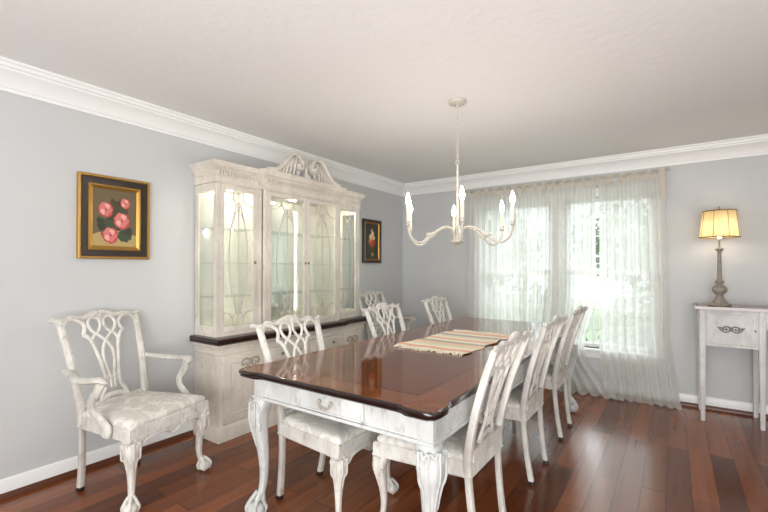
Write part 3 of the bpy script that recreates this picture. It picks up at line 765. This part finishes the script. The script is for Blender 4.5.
glow = emit('cabinet_fill_glow', (1, .95, .86, 1), 9)  # glowing corner strips added to brighten the cabinet interior
for a, b_, xx in ((Y0+.018, Y1-.014, UB-.03), (Y1+.014, Y2-.014, UM-.036), (Y2+.014, Y3-.018, UB-.03)):
    for y in (a+.010, b_-.010):
        m_ = hb(); m_.box(xx-.012, xx-.004, y-.004, y+.004, UZ0+.06, UZ1-.03, .001); hbuild(m_, 'fill_strip', glow)

# ------------------------------------------------------------------ pictures on the left wall
def picture(name, label, y0, y1, z0, z1, fw, dark, gold_in, bg, blobs):
    t = thing(name, label, 'painting', (0, (y0+y1)/2, (z0+z1)/2)); hw, hh = (y1-y0)/2, (z1-z0)/2
    def rect(i): return [(-hw+i, -hh+i), (hw-i, -hh+i), (hw-i, hh-i), (-hw+i, hh-i)]
    def frame(prof, nm, mt):
        m_ = MB(); rs = []
        for ins, x in prof: rs.append([V(x, a, b_) for a, b_ in rect(ins)])
        m_.rings(rs, close_u=True); return m_.build(nm, mt, t)
    frame([(0, .002), (0, .030), (.006, .036), (.014, .034), (.018, .028), (.018, .002)], 'outer_moulding', M['gold'] if gold_in else M['frame_dark'])
    iw = fw*.32
    frame([(.018, .002), (.018, .026), (.03, .024), (fw-iw, .016), (fw-iw, .002)], 'frame', M[dark])
    frame([(fw-iw, .002), (fw-iw, .022), (fw-iw*.6, .026), (fw, .016), (fw, .002)], 'inner_moulding', M['gold'])
    m_ = MB(); m_.box(.002, .012, -hw+fw-.002, hw-fw+.002, -hh+fw-.002, hh-fw+.002); cw, ch = hw-fw, hh-fw
    mats = [M[bg]]; x = .0122
    for i, (mt, cx, cy, rx, ry, jag, seed) in enumerate(blobs):
        if M[mt] not in mats: mats.append(M[mt])
        m_.mi = mats.index(M[mt]); rnd = random.Random(seed); pts = []
        for k in range(22):
            a = 2*PI*k/22; r_ = 1+rnd.uniform(-jag, jag)
            py = min(max((cx+rx*r_*math.cos(a))*cw, -cw), cw); pz = min(max((cy+ry*r_*math.sin(a))*ch, -ch), ch)
            pts.append(m_.bm.verts.new((x+.00012*i, py, pz)))
        m_.face(pts)
    m_.build('canvas', mats, t, smooth=0)
def rose(cx, cy, r):
    o = [('c_rose', cx, cy, r, r*.8, .12, 3), ('c_pink', cx-.03, cy+.03, r*.85, r*.62, .15, 4)]
    for k in range(5):
        a = k*1.26; o.append(('c_pink2' if k % 2 else 'c_pink', cx+.45*r*math.cos(a), cy+.36*r*math.sin(a), r*.38, r*.28, .2, k))
    o.append(('c_rose', cx, cy, r*.2, r*.16, .2, 8)); return o
bl = [('c_tan', 0, -.80, 1.2, .36, .03, 1), ('c_dark', -.35, -.2, .5, .34, .18, 2), ('c_olive', .1, .3, .55, .4, .2, 3), ('c_leaf', -.1, -.25, .42, .22, .25, 5), ('c_leaf', .45, -.62, .32, .22, .2, 6), ('c_dark', .62, -.45, .22, .16, .2, 7), ('c_leaf2', -.55, .1, .2, .2, .3, 8), ('c_leaf', .35, .28, .25, .2, .3, 9), ('c_leaf2', -.42, -.55, .25, .12, .2, 11)]
bl += rose(-.42, .28, .34)+rose(.32, -.08, .38)+rose(.48, .55, .24)+rose(-.22, -.62, .36)
picture('rose_painting', 'oil painting of pink roses in black and gold frame above the armchair', 1.05, 1.495, 1.386, 1.947, .088, 'frame_dark', True, 'c_brown', bl)
bl = [('c_dark', 0, -.5, .9, .45, .12, 1), ('c_olive', 0, -.2, .6, .5, .2, 2), ('c_leaf', -.2, -.05, .5, .3, .25, 3)]+[(c, x, y, r, r*.7, .2, i) for i, (c, x, y, r) in enumerate((('c_orange', .1, .1, .3), ('c_cream', -.15, .25, .24), ('c_red', .25, -.1, .25), ('c_cream', .15, .45, .2), ('c_orange', -.3, 0, .2), ('c_cream', .3, .2, .16), ('c_red', -.1, -.2, .18), ('c_pink2', 0, .62, .14), ('c_tan', .1, -.75, .16)))]
picture('flower_painting', 'small dark flower painting in brown frame between the cabinet and the corner', 4.045, 4.42, 1.39, 1.94, .052, 'frame_brown', False, 'c_dark', bl)

# ------------------------------------------------------------------ chandelier
ch = thing('chandelier', 'white six-arm candle chandelier hanging over the dining table', 'chandelier', (1.925, 2.672, 2.5))
def Zc(z): return z-2.5
MB().lathe([(.002, 0), (.062, 0), (.064, -.008), (.060, -.018), (.045, -.024), (.03, -.028), (.012, -.03), (.008, -.05), (.002, -.052)], 0, 0, 28).build('canopy', M['metal'], ch)
m_ = MB(); z = -.05; k = 0
while z > Zc(2.085):
    w_ = .009; h_ = .016
    e = V(1, 0, 0) if k % 2 else V(0, 1, 0)
    m_.tube([V(0, 0, z-h_*.9)+e*w_*math.cos(a*PI/6)+V(0, 0, h_*math.sin(a*PI/6)) for a in range(12)], .0022, 5, closed=True, ref=(e.y, e.x, 0)); z -= .0245; k += 1
m_.build('chain', M['metal'], ch)
m_ = MB()
m_.tube([V(.014*math.cos(a*PI/8), 0, Zc(2.068)+.014*math.sin(a*PI/8)) for a in range(16)], .003, 6, closed=True, ref=(0, 1, 0))
m_.lathe([(.003, Zc(2.055)), (.008, Zc(2.048)), (.006, Zc(2.03)), (.0085, Zc(2.01)), (.0085, Zc(1.56)), (.012, Zc(1.55))], 0, 0, 14); m_.build('rod', M['metal'], ch)
MB().lathe([(.001, Zc(1.468)), (.006, Zc(1.474)), (.010, Zc(1.482)), (.006, Zc(1.490)), (.022, Zc(1.498)), (.044, Zc(1.504)), (.048, Zc(1.512)), (.040, Zc(1.520)), (.02, Zc(1.526)), (.012, Zc(1.56))], 0, 0, 24).build('hub', M['metal'], ch)
tw = Vector((Fv.x, Fv.y, 0)).normalized()*-1     # towards the viewer side of the room: only fixes the turn of the fitting
a0 = math.atan2(tw.y, tw.x)+math.radians(-6)
for k in range(6):
    a = a0+k*PI/3; rot = Matrix.Rotation(a, 4, 'Z')
    m_ = MB()
    pth = [V(.028, 0, Zc(1.512)), V(.026, 0, Zc(1.56)), V(.045, 0, Zc(1.598)), V(.095, 0, Zc(1.612)), V(.15, 0, Zc(1.592)), V(.195, 0, Zc(1.556)), V(.235, 0, Zc(1.535)), V(.275, 0, Zc(1.503)), V(.32, 0, Zc(1.497)), V(.365, 0, Zc(1.525)), V(.385, 0, Zc(1.565)), V(.39, 0, Zc(1.59))]
    m_.tube(cr(pth, 6), .0075, 8, ref=(0, 1, 0))
    m_.tube(cr([V(.19, 0, Zc(1.573)), V(.215, 0, Zc(1.556)), V(.24, 0, Zc(1.556)), V(.25, 0, Zc(1.545))], 4), .009, 8, ref=(0, 1, 0), taper=lambda q: .4+math.sin(q*PI)*.7)
    m_.ball((.225, 0, Zc(1.546)), .014, .011, .012)
    m_.lathe([(.006, Zc(1.588)), (.010, Zc(1.592)), (.007, Zc(1.600)), (.016, Zc(1.606)), (.019, Zc(1.612)), (.012, Zc(1.616)), (.015, Zc(1.626)), (.015, Zc(1.636)), (.011, Zc(1.638))], .39, 0, 16)
    bmesh.ops.transform(m_.bm, matrix=rot, verts=m_.bm.verts[:]); am = m_.build('arm', M['metal'], ch)
    p = rot @ V(.39, 0, 0)
    MB().lathe([(.0115, Zc(1.634)), (.0115, Zc(1.734)), (.008, Zc(1.740)), (.0, Zc(1.740))], p.x, p.y, 14).build('candle_sleeve', M['candle'], am)
    MB().lathe([(.006, Zc(1.738)), (.009, Zc(1.745)), (.015, Zc(1.762)), (.0165, Zc(1.775)), (.012, Zc(1.794)), (.005, Zc(1.812)), (.0015, Zc(1.825))], p.x, p.y, 14).build('bulb', M['bulb'], am)

# ------------------------------------------------------------------ curtains
RZ = 2.295; RY = L-.085
rod = thing('curtain_rod', 'thin curtain rod above the windows under the crown moulding', 'curtain rod', (1.02, RY, RZ))
m_ = MB(); m_.ribbon([V(0, 0, 0), V(2.09, 0, 0)], .008, .008, (0, 0, 1), 10); m_.build('rod', M['metal'], rod)
for xx in (-.012, 2.102): MB().ball((xx, 0, 0), .018).build('finial', M['metal'], rod)
for xx in (.03, 1.05, 2.06):
    m_ = MB(); m_.box(xx-.006, xx+.006, .0, .083, -.006, .006); m_.box(xx-.012, xx+.012, .078, .084, -.025, .025); m_.build('bracket', M['metal'], rod)
def sm(a, b_, t): t = min(max((t-a)/(b_-a), 0), 1); return t*t*(3-2*t)
def curtain(label, xt0, xt1, left, right, seed, folds):
    """left/right: functions of q (0 at the rod, 1 at the floor) giving the edge position"""
    rnd = random.Random(seed); t = thing('sheer_curtain', label, 'curtain', ((xt0+xt1)/2, RY, 0), group='white sheer curtains over the windows')
    ox = (xt0+xt1)/2; ztop = RZ-.045; nx, nz = folds*10, 56
    ph = [rnd.uniform(0, 6) for _ in range(5)]; am = [rnd.uniform(.6, 1.2) for _ in range(folds+2)]
    m_ = MB(); g = []
    for j in range(nz+1):
        q = j/nz; row = []
        for i in range(nx+1):
            u = i/nx; f_ = u*folds
            k = am[int(f_)]*(1-(f_ % 1))+am[int(f_)+1]*(f_ % 1)
            amp = (.020+.026*q)*k
            wx = .010*math.sin(f_*2*PI*2+ph[0])*(1-q)
            wy = amp*math.sin(f_*2*PI+ph[1]+.7*math.sin(q*3+ph[2]))+.008*math.sin(u*41+ph[3]+q*4)*(1-q*.6)
            x = left(q)*(1-u)+right(q)*u+wx-ox+.012*q*math.sin(f_*2*PI+ph[4])
            z = ztop*(1-q/.93) if q < .93 else 0
            y = wy-.01*q
            if q > .86:                         # the hem breaks on the floor and runs out in a puddle
                e = (q-.86)/.14; y += -.13*e*e-.01*math.sin(u*17+ph[2])*e
                z = max(ztop*(1-q/.93), 0)
                z = max(z, .006+.030*abs(math.sin(f_*PI+ph[0]))*math.sin(min(1, (q-.86)/.14)*PI*.9)+.004*math.sin(u*60+q*40)+.003)
            y = min(y, .058)
            row.append(m_.bm.verts.new((x, y, z)))
        g.append(row)
    for j in range(nz):
        for i in range(nx): m_.face((g[j][i], g[j][i+1], g[j+1][i+1], g[j+1][i]))
    m_.build('voile', M['sheer'], t, smooth=180)
    m_ = MB()                                    # gathered heading
    rs = []
    n = folds*8; top = []; bot = []
    for i in range(n+1):
        u = i/n; x = xt0+(xt1-xt0)*u-ox; y = .012*math.sin(u*folds*2*PI*2+ph[1]); sag = .012*abs(math.sin(u*PI*max(2, folds)))
        top.append(m_.bm.verts.new((x, y, ztop+.022-sag))); bot.append(m_.bm.verts.new((x, y*1.1, ztop-.028-sag)))
    for i in range(n): m_.face((top[i], top[i+1], bot[i+1], bot[i]))
    m_.build('heading', M['sheer_dense'], t, smooth=180)
    nt_ = max(3, int((xt1-xt0)/.10))
    for k in range(nt_+1):                       # tie tops knotted over the rod
        x = xt0+(xt1-xt0)*(k)/nt_-ox; m_ = MB(); dz = RZ-ztop
        m_.ribbon([V(x, .013*math.cos(a*PI/6), RZ+.013*math.sin(a*PI/6)) for a in range(12)], .011, .0025, (0, 1, .01), 6, closed=True) if False else m_.tube([V(x, .012*math.cos(a*PI/6), RZ+.012*math.sin(a*PI/6)) for a in range(12)], .004, 6, closed=True, ref=(1, 0, 0))
        m_.tube([V(x, -.012, RZ), V(x+rnd.uniform(-.004, .004), -.010, ztop)], .006, 6)
        m_.ball((x, -.018, RZ-.022), .012, .010, .011, 8, 6)
        for s_ in (-1, 1):
            a, b_ = rnd.uniform(.018, .034), rnd.uniform(-.012, .018)
            m_.tube(cr([V(x, -.018, RZ-.022), V(x+s_*a*.6, -.026, RZ-.022+b_+.012), V(x+s_*a, -.024, RZ-.022+b_-.004), V(x+s_*a*.4, -.020, RZ-.03)], 3), .0045, 5)
            m_.ribbon([V(x, -.020, RZ-.024), V(x+s_*.010, -.024, RZ-.06), V(x+s_*rnd.uniform(.008, .022), -.022, RZ-rnd.uniform(.08, .11))], .006, .002, (0, 1, 0), 5)
        m_.build('tie', M['sheer_dense'], t)
    return t
curtain('white sheer curtain panel nearest the room corner, left of the others', 1.06, 1.74, lambda q: 1.06-.02*q, lambda q: 1.74+.05*q, 11, 9)
curtain('middle white sheer curtain panel beside the open gap, hem swept right on the floor', 1.76, 2.465, lambda q: 1.73-.02*q, lambda q: 2.487-.11*sm(.5, .75, q)+.33*sm(.74, 1.0, q), 12, 9)
curtain('right-hand white sheer curtain panel ending beside the console table', 2.50, 3.08, lambda q: 2.512+.06*sm(.7, 1, q), lambda q: 3.085+.03*sm(0, .6, q)+.10*sm(.6, 1, q), 13, 8)
# loose jabot hanging from the end of the rod
m_ = MB()
for k in range(5): m_.ribbon(cr([V(3.055+.008*k, RY-.03-.004*(k % 2), RZ+.01), V(3.06+.008*k, RY-.035, RZ-.12), V(3.065+.007*k, RY-.03, RZ-.22-.02*k)], 4), .007, .003, (0, 1, 0), 6)
tag(m_.build('curtain_tassel', M['sheer_dense']), 'cream gathered fabric tail hanging from the right end of the curtain rod', 'tassel')

# ------------------------------------------------------------------ console table with lamp
cx0, cx1, cyf, cyb, cz = 3.335, 4.75, 4.545, 4.955, .995
con = thing('console_table', 'white painted console with brown top against the back wall, lamp on it', 'console table', ((cx0+cx1)/2, (cyf+cyb)/2, 0))
OC = ((cx0+cx1)/2, (cyf+cyb)/2)
def cbuild(m_, name, mat, parent=con, smooth=38):
    o = m_.build(name, mat, None, smooth); o.data.transform(Matrix.Translation((-OC[0], -OC[1], 0))); o.parent = parent; return o
m_ = MB()
m_.plan_sweep([(cx0, cyb), (cx0, cyf), (cx1, cyf), (cx1, cyb)], [(-.02, cz-.024), (.008, cz-.024), (.014, cz-.018), (.016, cz-.010), (.012, cz-.002), (.006, cz), (-.02, cz)], side=-1)
m_.box(cx0, cx1, cyf, cyb, cz-.022, cz)
cbuild(m_, 'console_top', M['console_top'])
bays = [(cx0+.012, cx0+.44), (cx0+.44, cx1-.44), (cx1-.44, cx1-.012)]
m_ = MB(); bz = .655
for k, (a, b_) in enumerate(bays):
    zb_ = bz if k != 1 else .82
    m_.box(a, b_, cyf+.02, cyb-.01, zb_, cz-.022)
m_.box(cx0+.01, cx1-.01, cyf+.008, cyb-.005, cz-.045, cz-.024, .003)
cbuild(m_, 'case', M['console'])
for k, (a, b_) in enumerate(bays):
    zb_ = bz if k != 1 else .82
    m_ = MB(); a2, b2 = a+.045, b_-.045; m_.box(a2, b2, cyf+.012, cyf+.024, zb_+.018, cz-.055, .003)
    for p, q in ((V(a2+.01, cyf+.012, zb_+.028), V(b2-.01, cyf+.012, zb_+.028)), (V(a2+.01, cyf+.012, cz-.065), V(b2-.01, cyf+.012, cz-.065)), (V(a2+.01, cyf+.012, zb_+.028), V(a2+.01, cyf+.012, cz-.065)), (V(b2-.01, cyf+.012, zb_+.028), V(b2-.01, cyf+.012, cz-.065))):
        m_.ribbon([p, q], .004, .004, (0, 1, 0), 6)
    d = cbuild(m_, 'door' if k != 1 else 'drawer', M['console'])
    m_ = MB(); c = (a2+b2)/2; zc = (zb_+.018+cz-.055)/2; y = cyf+.010; g_ = .05 if k != 1 else .03
    for s_ in (-1, 1):
        m_.tube(cr([V(c, y, zc), V(c+s_*.02, y-.003, zc+.024), V(c+s_*.045, y-.004, zc+.020), V(c+s_*.055, y-.004, zc+.002), V(c+s_*.042, y-.004, zc-.004)], 4), .006, 6)
        m_.tube(cr([V(c, y, zc), V(c+s_*.025, y-.003, zc-.022), V(c+s_*.055, y-.004, zc-.018), V(c+s_*.078, y-.004, zc+.006), V(c+s_*.088, y-.003, zc+.018)], 4), .0055, 6)
        m_.ball((c+s_*.07, y-.002, zc+.012), .011, .004, .008); m_.ball((c+s_*.03, y-.002, zc), .010, .004, .010)
    m_.ball((c, y-.003, zc+.004), .014, .006, .018)
    cbuild(m_, 'applique', M['applique'], d)
    if k != 1:
        m_ = MB(); m_.ball((b2-.014 if k == 0 else a2+.014, cyf+.008, zc), .006, .004, .010); cbuild(m_, 'keyhole', M['pewter'], d)
for k, x in enumerate((cx0+.036, cx0+.425, cx1-.425, cx1-.036)):
    for y in ((cyf+.028, cyb-.032)):
        m_ = MB(); m_.stack([(x, y, 0, .016, .016, 6), (x, y, .70, .024, .024, 6), (x, y, cz-.024, .024, .024, 6)], 16)
        lg = cbuild(m_, 'leg', M['console'])

lx, ly = 3.50, 4.745
lam = thing('table_lamp', 'turned taupe table lamp with glowing parchment shade on the console', 'lamp', (lx, ly, cz+.0005))
MB().lathe([(.001, 0), (.082, 0), (.084, .010), (.076, .018), (.060, .022), (.050, .034), (.040, .05), (.030, .075), (.024, .09), (.030, .10), (.046, .115), (.056, .135), (.054, .155), (.040, .172), (.024, .182), (.020, .195), (.034, .205), (.036, .214), (.026, .222), (.018, .235), (.0165, .26), (.0145, .44), (.014, .475), (.022, .487), (.030, .497), (.032, .505), (.020, .512), (.008, .52), (.006, .60), (.001, .60)], 0, 0, 28).build('base', M['stone'], lam)
m_ = MB(); 
rs = []
for r_, z in ((.143, .605), (.141, .618), (.121, .830), (.120, .842)): rs.append((r_, z))
for (r_, z), sgn in zip(rs, rs): pass
outer = [[V(r_*math.cos(2*PI*k/40)*1.0, r_*math.sin(2*PI*k/40), z) for k in range(40)] for r_, z in rs]
m_.rings(outer, cap=False); shd = m_.build('lamp_shade', M['shade'], lam, smooth=60)
m_ = MB()
for r_, z in ((.144, .607), (.121, .840)): m_.tube([V(r_*math.cos(2*PI*k/40), r_*math.sin(2*PI*k/40), z) for k in range(40)], .0045, 6, closed=True)
for k in range(8):
    a = k*PI/4+.42; m_.tube([V(.1435*math.cos(a), .1435*math.sin(a), .607), V(.1215*math.cos(a), .1215*math.sin(a), .840)], .0022, 5)
m_.build('trim_braid', M['shade_trim'], shd)
m_ = MB()
m_.tube([V(.02*math.cos(a), 0, .0)+V(.0, 0, 0) for a in (0, .1)], .001, 4)
m_.bm.free(); m_ = MB()
m_.tube(cr([V(0, 0, .60), V(.05, 0, .64), V(.052, 0, .78), V(.0, 0, .842)], 5), .002, 6, ref=(0, 1, 0)); m_.tube(cr([V(0, 0, .60), V(-.05, 0, .64), V(-.052, 0, .78), V(.0, 0, .842)], 5), .002, 6, ref=(0, 1, 0))
for k in range(3):
    a = k*2*PI/3; m_.tube([V(0, 0, .842), V(.12*math.cos(a), .12*math.sin(a), .840)], .002, 5)
m_.build('harp', M['pewter'], lam)
MB().lathe([(.006, .842), (.010, .848), (.012, .858), (.005, .868), (.008, .876), (.001, .886)], 0, 0, 14).build('finial', M['stone'], lam)
m_ = MB(); m_.lathe([(.012, .60), (.013, .625), (.024, .655), (.029, .69), (.024, .72), (.010, .737), (.001, .742)], 0, 0, 16); m_.build('light_bulb', M['lamp_bulb'], lam)
m_ = MB(); m_.tube(cr([V(-.03, .07, .004), V(-.03, .235, .0), V(-.03, .222, -.1), V(.03, .222, -.30), V(.14, .215, -.36), V(.24, .215, -.30), V(.26, .215, -.18), V(.16, .215, -.12), V(.10, .215, -.20), V(.16, .22, -.33), V(.30, .22, -.32)], 6), .0025, 6)
m_.build('power_cord', M['cord'], lam)
